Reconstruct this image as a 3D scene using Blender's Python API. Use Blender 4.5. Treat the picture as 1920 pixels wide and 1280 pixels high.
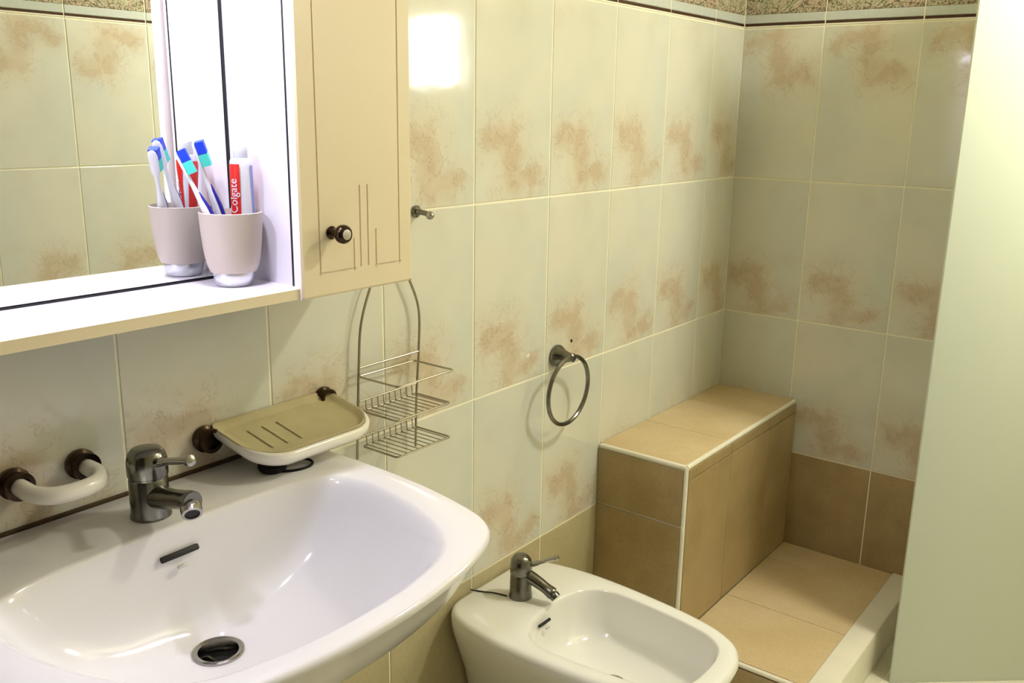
import bpy, bmesh, math, random
from mathutils import Vector, Matrix

random.seed(7)
for o in list(bpy.data.objects):
    bpy.data.objects.remove(o, do_unlink=True)
SC = bpy.context.scene
COL = SC.collection

# ------------------------------------------------------------------ camera
R_ = Vector((0.61127733, -0.79126465, 0.01550127))
U_ = Vector((0.18336145, 0.16065206, 0.96982962))
F_ = Vector((0.7698822, 0.58999252, -0.2432904))
cd = bpy.data.cameras.new('camera')
cam = bpy.data.objects.new('camera', cd)
COL.objects.link(cam)
m = Matrix((R_, U_, -F_)).transposed().to_4x4()
m.translation = Vector((-1.37265, -1.14901, 1.36800))
cam.matrix_world = m
cd.sensor_width = 36.0
cd.lens = 1718.794 * 36.0 / 1920.0
cd.clip_start = 0.02
SC.camera = cam

# ------------------------------------------------------------------ world, lights, exposure
W = bpy.data.worlds.new('world')
SC.world = W
W.use_nodes = True
W.node_tree.nodes['Background'].inputs[0].default_value = (0.9, 0.95, 1.0, 1)
W.node_tree.nodes['Background'].inputs[1].default_value = 0.0

SC.view_settings.view_transform = 'Standard'
SC.view_settings.look = 'None'
SC.view_settings.gamma = 1.0
SC.view_settings.use_curve_mapping = False
SC.view_settings.exposure = 0.47

P_CEIL = 12.0      # ceiling lamp, W
P_SPOT = 1.6       # each lamp under the canopy of the mirror cabinet
P_WIN = 2.4        # daylight through the small window
C_CEIL = (1.0, 0.97, 0.86)
C_SPOT = (0.84, 0.825, 1.0)
C_WIN = (1.0, 0.985, 0.92)

def area(name, loc, direction, size, power, color, shape='DISK', size_y=None):
    l = bpy.data.lights.new(name, 'AREA')
    l.shape = shape
    l.size = size
    if size_y: l.size_y = size_y
    l.energy = power
    l.color = color
    o = bpy.data.objects.new(name, l)
    COL.objects.link(o)
    o.location = loc
    o.rotation_euler = Vector(direction).to_track_quat('-Z', 'Y').to_euler()
    return o

CEIL = 2.40
LAMP_XY = (0.70, -1.15)
SPOTS = [(-0.70, -0.182), (-1.02, -0.182)]
CANOPY_Z = 1.625
area('ceiling_lamp_light', (LAMP_XY[0], LAMP_XY[1], CEIL - 0.115), (0, 0, -1), 0.16, P_CEIL, C_CEIL)
for i, (x, y) in enumerate(SPOTS):
    area('canopy_lamp_light', (x, y, CANOPY_Z - 0.006), (0, 0, -1), 0.05, P_SPOT, C_SPOT)
WIN_Y0, WIN_Y1, WIN_Z0, WIN_Z1 = -1.295, -1.035, 1.452, 1.690
area('window_daylight', (1.150, (WIN_Y0 + WIN_Y1) / 2, (WIN_Z0 + WIN_Z1) / 2), (-1, 0, 0), WIN_Z1 - WIN_Z0 - .03, P_WIN, C_WIN, 'RECTANGLE', WIN_Y1 - WIN_Y0 - .03)

# ------------------------------------------------------------------ geometry helpers
class MB:
    def __init__(s):
        s.v = []; s.f = []
    def add(s, vs, fs):
        b = len(s.v)
        s.v += [tuple(p) for p in vs]
        s.f += [tuple(i + b for i in f) for f in fs]
        return s
    def box(s, x0, x1, y0, y1, z0, z1, bev=0.0, seg=2):
        bm = bmesh.new()
        bmesh.ops.create_cube(bm, size=1.0)
        for v in bm.verts:
            v.co = Vector(((x0 + x1) / 2 + v.co.x * (x1 - x0), (y0 + y1) / 2 + v.co.y * (y1 - y0), (z0 + z1) / 2 + v.co.z * (z1 - z0)))
        if bev > 0:
            bmesh.ops.bevel(bm, geom=list(bm.edges), offset=bev, segments=seg, affect='EDGES', profile=0.5)
        bm.verts.index_update()
        s.add([v.co[:] for v in bm.verts], [[v.index for v in f.verts] for f in bm.faces])
        bm.free()
        return s
    def loft(s, rings, closed=True, cap0=False, cap1=False):
        n = len(rings[0])
        vs = [p for r in rings for p in r]
        fs = []
        for k in range(len(rings) - 1):
            for i in range(n if closed else n - 1):
                j = (i + 1) % n
                fs.append((k * n + i, k * n + j, (k + 1) * n + j, (k + 1) * n + i))
        if cap0: fs.append(tuple(range(n - 1, -1, -1)))
        if cap1: fs.append(tuple(range((len(rings) - 1) * n, len(rings) * n)))
        return s.add(vs, fs)
    def lathe(s, prof, loc, axis=(0, 0, 1), n=32, cap=True):
        a = Vector(axis).normalized()
        t = Vector((1, 0, 0)) if abs(a.x) < 0.9 else Vector((0, 1, 0))
        u = a.cross(t).normalized(); w = a.cross(u)
        L = Vector(loc)
        rings = []
        for r, h in prof:
            rings.append([L + a * h + (u * math.cos(2 * math.pi * i / n) + w * math.sin(2 * math.pi * i / n)) * r for i in range(n)])
        return s.loft(rings, True, cap, cap)
    def tube(s, path, r, closed=False, n=10, caps=True):
        P = [Vector(p) for p in path]
        N = len(P)
        rr = r if isinstance(r, (list, tuple)) else [r] * N
        tang = []
        for i in range(N):
            if closed: d = P[(i + 1) % N] - P[(i - 1) % N]
            else: d = P[min(i + 1, N - 1)] - P[max(i - 1, 0)]
            tang.append(d.normalized())
        t0 = tang[0]
        ref = Vector((0, 0, 1)) if abs(t0.z) < 0.9 else Vector((1, 0, 0))
        u = t0.cross(ref).normalized()
        rings = []
        for i in range(N):
            t = tang[i]
            u = (u - t * u.dot(t)).normalized()
            w = t.cross(u)
            rings.append([P[i] + (u * math.cos(2 * math.pi * k / n) + w * math.sin(2 * math.pi * k / n)) * rr[i] for k in range(n)])
        if closed: rings.append(rings[0])
        return s.loft(rings, True, caps and not closed, caps and not closed)
    def build(s, name, mat, parent=None, smooth=35):
        me = bpy.data.meshes.new(name)
        me.from_pydata(s.v, [], s.f)
        bm = bmesh.new(); bm.from_mesh(me)
        bmesh.ops.remove_doubles(bm, verts=bm.verts, dist=1e-6)
        bmesh.ops.recalc_face_normals(bm, faces=bm.faces)
        bm.to_mesh(me); bm.free()
        if smooth:
            for p in me.polygons: p.use_smooth = True
            me.set_sharp_from_angle(angle=math.radians(smooth))
        me.materials.append(mat)
        o = bpy.data.objects.new(name, me)
        COL.objects.link(o)
        if parent is not None: adopt(o, parent)
        return o

def world_mat(o):
    m = Matrix.LocRotScale(o.location, o.rotation_euler, o.scale)
    if o.parent: m = world_mat(o.parent) @ o.matrix_parent_inverse @ m
    return m
def adopt(o, parent):
    o.parent = parent
    o.matrix_parent_inverse = world_mat(parent).inverted()
def tag(o, label=None, cat=None, group=None, kind=None):
    if label: o['label'] = label
    if cat: o['category'] = cat
    if group: o['group'] = group
    if kind: o['kind'] = kind
    return o
def thing(name, loc, label, cat, group=None):
    o = bpy.data.objects.new(name, None)
    o.empty_display_size = 0.05
    COL.objects.link(o)
    o.location = loc
    return tag(o, label, cat, group)
def catmull(pts, n, closed=False):
    P = [Vector(p) for p in pts]
    out = []
    N = len(P)
    segs = N if closed else N - 1
    for i in range(segs):
        if closed: a, b, c, d = P[(i - 1) % N], P[i], P[(i + 1) % N], P[(i + 2) % N]
        else: a, b, c, d = P[max(i - 1, 0)], P[i], P[i + 1], P[min(i + 2, N - 1)]
        for k in range(n):
            t = k / n
            out.append(0.5 * ((2 * b) + (c - a) * t + (2 * a - 5 * b + 4 * c - d) * t * t + (3 * b - a - 3 * c + d) * t ** 3))
    if not closed: out.append(P[-1])
    return out
def resample(pts, n):
    P = [Vector(p) for p in pts] + [Vector(pts[0])]
    d = [0]
    for i in range(1, len(P)): d.append(d[-1] + (P[i] - P[i - 1]).length)
    out = []; k = 0
    for i in range(n):
        s = d[-1] * i / n
        while d[k + 1] < s: k += 1
        t = (s - d[k]) / max(d[k + 1] - d[k], 1e-9)
        out.append(P[k].lerp(P[k + 1], t))
    return out

# ------------------------------------------------------------------ materials
def srgb(r, g, b):
    def f(c):
        c /= 255.0
        return c / 12.92 if c <= 0.04045 else ((c + 0.055) / 1.055) ** 2.4
    return (f(r), f(g), f(b), 1)
class NT:
    def __init__(s, name):
        s.m = bpy.data.materials.new(name); s.m.use_nodes = True
        s.t = s.m.node_tree; s.n = s.t.nodes
        s.p = s.n['Principled BSDF']
    def node(s, t, **k):
        n = s.n.new(t)
        for a, b in k.items(): setattr(n, a, b)
        return n
    def link(s, a, b): s.t.links.new(a, b)
    def val(s, sock, v):
        if hasattr(v, 'is_linked') or isinstance(v, bpy.types.NodeSocket): s.link(v, sock)
        else: sock.default_value = v
    def math(s, op, a, b=0.0, clamp=False):
        n = s.node('ShaderNodeMath', operation=op, use_clamp=clamp)
        s.val(n.inputs[0], a); s.val(n.inputs[1], b)
        return n.outputs[0]
    def ramp(s, fac, a, b, c0=0.0, c1=1.0):
        n = s.node('ShaderNodeMapRange', interpolation_type='SMOOTHSTEP')
        s.val(n.inputs[0], fac)
        n.inputs[1].default_value = a; n.inputs[2].default_value = b
        n.inputs[3].default_value = c0; n.inputs[4].default_value = c1
        return n.outputs[0]
    def mix(s, fac, a, b):
        n = s.node('ShaderNodeMix', data_type='RGBA')
        s.val(n.inputs[0], fac); s.val(n.inputs[6], a); s.val(n.inputs[7], b)
        return n.outputs[2]
    def noise(s, vec, scale, detail=4, rough=0.55, dist=0.0, w=None):
        n = s.node('ShaderNodeTexNoise', noise_dimensions='4D' if w is not None else '3D')
        if vec is not None: s.link(vec, n.inputs['Vector'])
        if w is not None: s.val(n.inputs['W'], w)
        n.inputs['Scale'].default_value = scale
        n.inputs['Detail'].default_value = detail
        n.inputs['Roughness'].default_value = rough
        n.inputs['Distortion'].default_value = dist
        return n.outputs['Fac']
    def bump(s, h, strength=0.1, dist=0.002):
        n = s.node('ShaderNodeBump')
        n.inputs['Strength'].default_value = strength
        n.inputs['Distance'].default_value = dist
        s.link(h, n.inputs['Height'])
        s.link(n.outputs[0], s.p.inputs['Normal'])
    def coord(s): return s.node('ShaderNodeTexCoord').outputs['Object']
    def rnd(s): return s.node('ShaderNodeObjectInfo').outputs['Random']
def plain(name, col, rough=0.4, metal=0.0, vary=0.06, scale=30.0, coat=0.0, bump=0.0, spec=0.5):
    m = NT(name)
    f = m.noise(m.coord(), scale, 3)
    d = tuple(c * (1 - vary) for c in col[:3]) + (1,)
    l = tuple(min(1, c * (1 + vary)) for c in col[:3]) + (1,)
    m.link(m.mix(f, d, l), m.p.inputs['Base Color'])
    m.p.inputs['Roughness'].default_value = rough
    m.p.inputs['Metallic'].default_value = metal
    m.p.inputs['Coat Weight'].default_value = coat
    m.p.inputs['Specular IOR Level'].default_value = spec
    if bump: m.bump(f, bump)
    return m.m
def marble_mat():
    m = NT('cream_marble_glaze')
    co = m.coord(); rn = m.rnd()
    sep = m.node('ShaderNodeSeparateXYZ'); m.link(co, sep.inputs[0])
    w = m.math('MULTIPLY', rn, 0.16)
    n1 = m.noise(co, 9.0, 4, 0.6, 0.0, w)
    n2 = m.noise(co, 22.0, 4, 0.65, 0.6, w)
    n3 = m.noise(co, 5.0, 2, 0.5, 0.0, w)
    # printed cloud: the same branching brown drift on every tile, its edges frayed by noise
    nA = m.node('ShaderNodeTexNoise', noise_dimensions='4D'); m.link(co, nA.inputs['Vector']); m.val(nA.inputs['W'], w)
    nA.inputs['Scale'].default_value = 16.0; nA.inputs['Detail'].default_value = 5.0; nA.inputs['Roughness'].default_value = 0.62
    sc = m.node('ShaderNodeSeparateColor'); m.link(nA.outputs['Color'], sc.inputs[0])
    px = m.math('ADD', sep.outputs[0], m.math('MULTIPLY', m.math('SUBTRACT', sc.outputs[0], 0.5), 0.085))
    pz = m.math('ADD', sep.outputs[2], m.math('MULTIPLY', m.math('SUBTRACT', sc.outputs[1], 0.5), 0.095))
    def seg(ax, az, bx, bz, rad):
        vx, vz = bx - ax, bz - az
        L2 = vx * vx + vz * vz
        qx, qz = m.math('SUBTRACT', px, ax), m.math('SUBTRACT', pz, az)
        t = m.math('DIVIDE', m.math('ADD', m.math('MULTIPLY', qx, vx), m.math('MULTIPLY', qz, vz)), L2, True)
        ex, ez = m.math('SUBTRACT', qx, m.math('MULTIPLY', t, vx)), m.math('SUBTRACT', qz, m.math('MULTIPLY', t, vz))
        d = m.math('SQRT', m.math('ADD', m.math('MULTIPLY', ex, ex), m.math('MULTIPLY', ez, ez)))
        return m.math('DIVIDE', d, rad)
    d = seg(-0.080, -0.080, -0.012, -0.085, 0.030)
    for q in ((-0.012, -0.080, 0.000, -0.175, 0.034), (0.000, -0.180, 0.085, -0.155, 0.022)):
        d = m.math('MINIMUM', d, seg(*q))
    spot = m.ramp(d, 1.35, 0.25)
    halo = m.ramp(d, 3.2, 0.6)
    drift = m.ramp(n1, 0.50, 0.74)
    cream = m.mix(m.ramp(n3, 0.35, 0.65), srgb(221, 219, 202), srgb(211, 214, 201))
    c = m.mix(m.math('MULTIPLY', m.math('MAXIMUM', m.math('MULTIPLY', drift, 0.55), m.math('MULTIPLY', halo, 0.6)), 0.55), cream, srgb(214, 196, 166))
    c = m.mix(m.math('MULTIPLY', m.math('MULTIPLY', spot, m.ramp(n2, 0.30, 0.65, 0.50, 1.0)), 0.60), c, srgb(194, 168, 132))
    v = m.math('MULTIPLY', m.ramp(m.math('ABSOLUTE', m.math('SUBTRACT', n2, 0.52)), 0.0, 0.020, 1.0, 0.0), m.math('MULTIPLY', halo, 0.30))
    c = m.mix(v, c, srgb(150, 122, 86))
    m.link(c, m.p.inputs['Base Color'])
    m.p.inputs['Roughness'].default_value = 0.085
    m.p.inputs['Specular IOR Level'].default_value = 0.55
    m.bump(m.noise(co, 14.0, 2), 0.10, 0.003)
    return m.m
def tan_mat(name, a, b, rough=0.35):
    m = NT(name)
    co = m.coord(); rn = m.rnd()
    n1 = m.noise(co, 7.0, 5, 0.6, 0.0, m.math('MULTIPLY', rn, 20.0))
    n2 = m.noise(co, 120.0, 3, 0.6)
    c = m.mix(m.ramp(n1, 0.3, 0.7), a, b)
    c = m.mix(m.math('MULTIPLY', m.ramp(n2, 0.45, 0.7), 0.16), c, tuple(x * 0.55 for x in a[:3]) + (1,))
    m.link(c, m.p.inputs['Base Color'])
    m.p.inputs['Roughness'].default_value = rough
    m.bump(n2, 0.06, 0.001)
    return m.m
def border_mat():
    m = NT('mottled_border_glaze')
    co = m.coord()
    n1 = m.noise(co, 60.0, 5, 0.7, 2.2)
    n2 = m.noise(co, 95.0, 4, 0.7, 3.5)
    n3 = m.noise(co, 16.0, 2)
    c = m.mix(m.ramp(n3, 0.4, 0.6), srgb(206, 200, 168), srgb(210, 186, 162))
    c = m.mix(m.ramp(n1, 0.48, 0.58), c, srgb(112, 106, 78))
    c = m.mix(m.math('MULTIPLY', m.ramp(m.math('ABSOLUTE', m.math('SUBTRACT', n2, 0.5)), 0.0, 0.050, 1.0, 0.0), 0.92), c, srgb(54, 46, 30))
    m.link(c, m.p.inputs['Base Color'])
    m.p.inputs['Roughness'].default_value = 0.2
    return m.m
def emit_mat(name, col, strength):
    m = NT(name)
    m.p.inputs['Base Color'].default_value = (0.8, 0.8, 0.8, 1)
    f = m.noise(m.coord(), 6.0, 2)
    m.link(m.mix(f, tuple(c * 0.97 for c in col) + (1,), tuple(col) + (1,)), m.p.inputs['Emission Color'])
    m.p.inputs['Emission Strength'].default_value = strength
    return m.m
def frosted_mat():
    m = NT('frosted_glass')
    m.n.remove(m.p)
    out = m.n['Material Output']
    f = m.noise(m.coord(), 3.0, 3)
    col = m.mix(f, srgb(230, 240, 222), srgb(236, 243, 228))
    d = m.node('ShaderNodeBsdfDiffuse'); m.link(col, d.inputs[0])
    t = m.node('ShaderNodeBsdfTranslucent'); m.link(col, t.inputs[0])
    g = m.node('ShaderNodeBsdfGlossy'); g.inputs['Roughness'].default_value = 0.42
    x = m.node('ShaderNodeMixShader'); x.inputs[0].default_value = 0.15
    m.link(d.outputs[0], x.inputs[1]); m.link(t.outputs[0], x.inputs[2])
    fr = m.node('ShaderNodeFresnel'); fr.inputs[0].default_value = 1.5
    y = m.node('ShaderNodeMixShader'); m.link(fr.outputs[0], y.inputs[0])
    m.link(x.outputs[0], y.inputs[1]); m.link(g.outputs[0], y.inputs[2])
    m.link(y.outputs[0], out.inputs[0])
    return m.m
def mirror_mat():
    m = NT('silvered_mirror')
    f = m.noise(m.coord(), 2.0, 2)
    m.link(m.mix(f, (0.90, 0.92, 0.90, 1), (0.92, 0.93, 0.91, 1)), m.p.inputs['Base Color'])
    m.p.inputs['Metallic'].default_value = 1.0
    m.p.inputs['Roughness'].default_value = 0.006
    return m.m

M_MARBLE = marble_mat()
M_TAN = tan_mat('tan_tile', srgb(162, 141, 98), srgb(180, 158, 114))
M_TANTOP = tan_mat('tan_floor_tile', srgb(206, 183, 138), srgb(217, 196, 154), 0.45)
M_FLOOR = tan_mat('pale_floor_tile', srgb(222, 218, 196), srgb(232, 228, 208), 0.4)
M_SHADECREAM = tan_mat('shaded_cream_tile', srgb(186, 174, 134), srgb(200, 188, 150), 0.2)  # wall tile cream, darkened in colour for the shade near the floor
M_GROUT = plain('cream_grout', srgb(250, 243, 214), 0.8, vary=0.08, scale=60)
M_GROUTD = plain('brown_grout', srgb(150, 122, 80), 0.85, vary=0.15, scale=60)
M_BORDER = border_mat()
M_GREYBAND = plain('grey_marble_band', srgb(196, 202, 194), 0.2, vary=0.10, scale=90)
M_DARKLINE = plain('dark_brown_glaze', srgb(66, 36, 14), 0.25, vary=0.3, scale=70)
M_PLASTER = plain('cream_plaster', srgb(236, 228, 206), 0.7, vary=0.03, scale=12)
M_CERAMIC = plain('white_vitreous_china', srgb(228, 226, 225), 0.09, vary=0.012, scale=6, spec=0.6)
M_CERAMIC2 = plain('ivory_vitreous_china', srgb(236, 235, 226), 0.10, vary=0.012, scale=6, spec=0.6)
M_WHITETRIM = plain('white_edge_trim', srgb(238, 234, 214), 0.35, vary=0.05, scale=40)
M_MARBLECURB = plain('white_marble_sill', srgb(232, 228, 208), 0.35, vary=0.07, scale=18)
M_LAMINATE = plain('white_laminate', srgb(226, 222, 230), 0.3, vary=0.01)
M_CREAM = plain('cream_lacquer', srgb(235, 221, 186), 0.38, vary=0.025, scale=8)
M_DOOREDGE = plain('pale_door_edge', srgb(242, 230, 222), 0.45, vary=0.02)
M_BLACK = plain('black_strip', srgb(14, 12, 14), 0.5, vary=0.2)  # strips at the mirror edge, and the painted shade of the door gap
M_RUBBER = plain('black_rubber', srgb(16, 15, 16), 0.55, vary=0.2, spec=0.25)
M_MIRROR = mirror_mat()
M_CHROME = plain('worn_chrome', (0.42, 0.41, 0.38, 1), 0.14, 1.0, vary=0.12, scale=45)
M_DCHROME = plain('tarnished_chrome', (0.20, 0.195, 0.17, 1), 0.2, 1.0, vary=0.25, scale=60)
M_WIRE = plain('caddy_wire', (0.42, 0.38, 0.30, 1), 0.25, 1.0, vary=0.2, scale=60)
M_BRONZE = plain('dark_bronze', (0.050, 0.032, 0.020, 1), 0.28, 1.0, vary=0.4, scale=50)
M_IVORY = plain('ivory_inlay', srgb(196, 190, 168), 0.3, vary=0.03)
M_WHITEPL = plain('white_ceramic_bar', srgb(240, 236, 222), 0.18, vary=0.02)
M_DISH = plain('soap_scummed_ceramic', srgb(188, 176, 132), 0.5, vary=0.16, scale=26)
M_GRIME = plain('brown_grime', srgb(70, 50, 18), 0.7, vary=0.4, scale=40)
M_CUP = plain('taupe_plastic', srgb(198, 186, 174), 0.4, vary=0.02)
M_SILVER = plain('brushed_silver', (0.72, 0.73, 0.75, 1), 0.3, 1.0, vary=0.05)
M_CUPIN = plain('cup_interior', srgb(168, 158, 148), 0.5, vary=0.03)
M_WPLAS = plain('white_plastic', srgb(226, 226, 230), 0.3, vary=0.01)
M_CAP = plain('pale_grey_plastic', srgb(196, 197, 200), 0.35, vary=0.02)
M_RED = plain('red_print', srgb(214, 40, 32), 0.35, vary=0.05)
M_BLUEP = plain('lilac_blue_print', srgb(140, 150, 206), 0.35, vary=0.05)
M_BLUE = plain('cobalt_bristles', srgb(12, 60, 214), 0.5, vary=0.2, scale=300)
M_MINT = plain('mint_bristles', srgb(70, 204, 190), 0.5, vary=0.15, scale=300)
M_NAVY = plain('navy_rubber_grip', srgb(28, 22, 140), 0.45, vary=0.1)
M_HOLE = plain('dark_drain', srgb(10, 9, 8), 0.6, vary=0.2)
M_FROST = frosted_mat()
M_WINGLOW = emit_mat('daylit_window_glass', C_WIN, 6.0)
M_LAMPGLOW = emit_mat('lamp_glass', C_SPOT, 40.0)
M_CEILGLOW = emit_mat('opal_lamp_glass', C_CEIL, 8.0)
M_LOWBOUNCE = plain('low_bounce_dark', srgb(58, 44, 32), 0.5, vary=0.15)  # unseen rear wall darkened so less light bounces back into the room
M_STEEL = plain('aluminium_frame', (0.7, 0.7, 0.7, 1), 0.35, 1.0, vary=0.05)
M_WOOD = plain('white_door_paint', srgb(232, 226, 210), 0.45, vary=0.02)

# ------------------------------------------------------------------ room shell
XC = 1.1816            # corner of the two tiled walls
XL = -2.05             # far end behind the camera
YO = -1.55             # opposite wall
TW = 0.25
ROWS = [0.0, 0.3971, 0.7952, 1.192, 1.6034]
BZ0, BZ1 = 1.6034, 1.6914
G = 0.0036             # joint width
REC = 0.0014           # joint depth

def struct(name, mb, mat, label=None, smooth=None):
    o = mb.build(name, mat, None, smooth)
    return tag(o, label, None, None, 'structure')

wall_left = struct('wall_left', MB().box(XL, XC + 0.12, REC, 0.12, 0, CEIL), M_GROUT, 'cream grouted wall behind the basin, tiled in marbled ceramic')
# the wall with the small window is pieced around the opening
mb = MB()
X0 = XC + REC; X1 = XC + 0.12
mb.box(X0, X1, WIN_Y1, REC, 0, CEIL)
mb.box(X0, X1, YO - 0.12, WIN_Y0, 0, CEIL)
mb.box(X0, X1, WIN_Y0, WIN_Y1, 0, WIN_Z0)
mb.box(X0, X1, WIN_Y0, WIN_Y1, WIN_Z1, CEIL)
wall_right = struct('wall_right', mb, M_GROUT, 'marbled tile wall behind the shower ledge')
wall_opp = struct('wall_opposite', MB().box(XL, XC + REC, YO - 0.12, YO - REC, 0, CEIL), M_GROUT, 'marbled tile wall seen only in the mirror')
wall_rear = struct('wall_rear', MB().box(XL - 0.12, XL, YO - 0.12, 0.12, 0, CEIL), M_LOWBOUNCE, 'unseen wall behind the viewer, made dark to cut bounced light')
floor = struct('floor', MB().box(XL - 0.12, XC + 0.12, YO - 0.12, 0.12, -0.1, -REC), M_GROUT, 'pale tiled bathroom floor')
ceiling = struct('ceiling', MB().box(XL - 0.12, XC + 0.12, YO - 0.12, 0.12, CEIL, CEIL + 0.1), M_PLASTER, 'plain pale ceiling')

TILES = {}
def tile_mesh(x0, x1, z0, z1, mat, name, d=REC, ch=0.0012):
    key = (round(x0, 4), round(x1, 4), round(z0, 4), round(z1, 4), mat.name, name, d)
    if key in TILES: return TILES[key]
    me = bpy.data.meshes.new(name)
    v = [(x0, d, z0), (x1, d, z0), (x1, d, z1), (x0, d, z1),
         (x0, ch * 0.8, z0), (x1, ch * 0.8, z0), (x1, ch * 0.8, z1), (x0, ch * 0.8, z1),
         (x0 + ch, 0, z0 + ch), (x1 - ch, 0, z0 + ch), (x1 - ch, 0, z1 - ch), (x0 + ch, 0, z1 - ch)]
    f = [(3, 2, 1, 0)]
    for a in (0, 4):
        for i in range(4):
            j = (i + 1) % 4
            f.append((a + i, a + j, a + 4 + j, a + 4 + i))
    f.append((8, 9, 10, 11))
    me.from_pydata(v, [], f)
    me.materials.append(mat)
    TILES[key] = me
    return me
def put_tile(name, me, parent, origin, rotz, flip=False, tilt=True):
    o = bpy.data.objects.new(name, me)
    COL.objects.link(o)
    o.location = origin
    r = Matrix.Rotation(rotz, 4, 'Z')
    if flip: r = r @ Matrix.Rotation(math.pi, 4, 'Y')
    o.rotation_euler = r.to_euler()
    adopt(o, parent)
    return o
def box_on(frame, u0, u1, v0, v1, d0, d1):
    # a box in wall coordinates: u along, v up, d outwards
    org, ux, nx = frame
    mb = MB().box(u0, u1, -d1, -d0, v0, v1)
    return mb
def tile_wall(parent, org, rotz, joints, u_lo, u_hi, rows, flips=()):
    """org: point u=0,z=0 on the tile face; u runs to the right seen from the room."""
    ux = Vector((math.cos(rotz), math.sin(rotz), 0))
    O = Vector(org)
    for ci in range(len(joints) - 1):
        a, b = joints[ci], joints[ci + 1]
        full_c = (a + b) / 2 if abs((b - a) - TW) < 0.002 else (b - TW / 2 if ci == 0 else a + TW / 2)
        for ri, (z0, z1, kind) in enumerate(rows):
            zc = (z0 + z1) / 2
            x0, x1 = a + G / 2 - full_c, b - G / 2 - full_c
            h0, h1 = z0 + G / 2 - zc, z1 - G / 2 - zc
            loc = O + ux * full_c + Vector((0, 0, zc))
            if kind == 'border':
                top = h0 + 0.034
                t = put_tile('border_tile', tile_mesh(x0, x1, top + 0.0004, h1, M_BORDER, 'border_tile'), parent, loc, rotz)
                g = put_tile('grey_band', tile_mesh(x0, x1, h0 + 0.0115, top, M_GREYBAND, 'grey_band', REC + .0008), t, loc, rotz)
                k = put_tile('dark_line', tile_mesh(x0, x1, h0 + 0.0042, h0 + 0.0112, M_DARKLINE, 'dark_line', REC, 0.001), t, loc, rotz)
                put_tile('pale_edge', tile_mesh(x0, x1, h0, h0 + 0.0040, M_WHITETRIM, 'pale_edge', REC, 0.0006), t, loc, rotz)
            else:
                fl = (ri in flips) and kind == 'marble'
                if fl: x0, x1, h0, h1 = -x1, -x0, -h1, -h0
                put_tile('wall_tile', tile_mesh(x0, x1, h0, h1, {'tan': M_TAN, 'plain': M_SHADECREAM}.get(kind, M_MARBLE), 'wall_tile'), parent, loc, rotz, fl)
ALLROWS = [(ROWS[0], ROWS[1], 'tan'), (ROWS[1], ROWS[2], 'marble'), (ROWS[2], ROWS[3], 'marble'), (ROWS[3], ROWS[4], 'marble'), (BZ0, BZ1, 'border')]
jA = [TW * k for k in range(-6, 5)] + [XC]
tile_wall(wall_left, (0, 0, 0), 0.0, jA, jA[0], XC, [(ROWS[0], ROWS[1], 'plain')] + ALLROWS[1:])  # bottom row takes the cream with shade in its colour
jB = [0.0] + [0.2292 + TW * k for k in range(0, 4)]
tile_wall(wall_right, (XC, 0, 0), -math.pi / 2, jB, 0, jB[-1], ALLROWS, flips=(3,))
# opposite wall faces +y: u runs towards -x
jC = [-0.757 + TW * k for k in range(0, 8)]
tile_wall(wall_opp, (0, YO, 0), math.pi, jC, jC[0], jC[-1], ALLROWS[1:], flips=(0, 2))

# floor tiles
FT = 0.333
me = None
for i in range(9):
    for j in range(5):
        x0 = XC - (i + 1) * FT; y1 = -j * FT
        x1 = x0 + FT; y0 = max(y1 - FT, YO)
        if x1 < -0.9: continue
        if 'ft%.3f' % (y1 - y0) not in TILES:
            TILES['ft%.3f' % (y1 - y0)] = MB().box(-FT / 2 + G / 2, FT / 2 - G / 2, -(y1 - y0) / 2 + G / 2, (y1 - y0) / 2 - G / 2, -REC, 0, 0.0008, 1).build('floor_tile', M_FLOOR, None, None)
            o = TILES['ft%.3f' % (y1 - y0)]
        else:
            o = TILES['ft%.3f' % (y1 - y0)].copy(); COL.objects.link(o)
            o.parent = None
        o.location = ((x0 + x1) / 2, (y0 + y1) / 2, 0)
        adopt(o, floor)

# small window high on the wall beyond the panel
w = MB().box(XC - 0.012, XC + 0.05, WIN_Y0, WIN_Y1, WIN_Z0, WIN_Z0 + 0.014).box(XC - 0.012, XC + 0.05, WIN_Y0, WIN_Y1, WIN_Z1 - 0.014, WIN_Z1)
w.box(XC - 0.012, XC + 0.05, WIN_Y0, WIN_Y0 + 0.014, WIN_Z0 + 0.014, WIN_Z1 - 0.014).box(XC - 0.012, XC + 0.05, WIN_Y1 - 0.014, WIN_Y1, WIN_Z0 + 0.014, WIN_Z1 - 0.014)
win = struct('window_1', w, M_WHITETRIM, 'small bright window high on the shower wall')
MB().box(XC + 0.018, XC + 0.026, WIN_Y0 + 0.014, WIN_Y1 - 0.014, WIN_Z0 + 0.014, WIN_Z1 - 0.014).build('window_pane', M_WINGLOW, win, None)

# drilled hole in the tile beside the towel ring
hx, hz = 0.3535, 0.8535
MB().lathe([(0.0036, 0.0), (0.0036, 0.0012), (0.0022, 0.0016)], (hx, 0.0, hz), (0, -1, 0), 12).build('drilled_hole', M_HOLE, wall_left)

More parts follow.
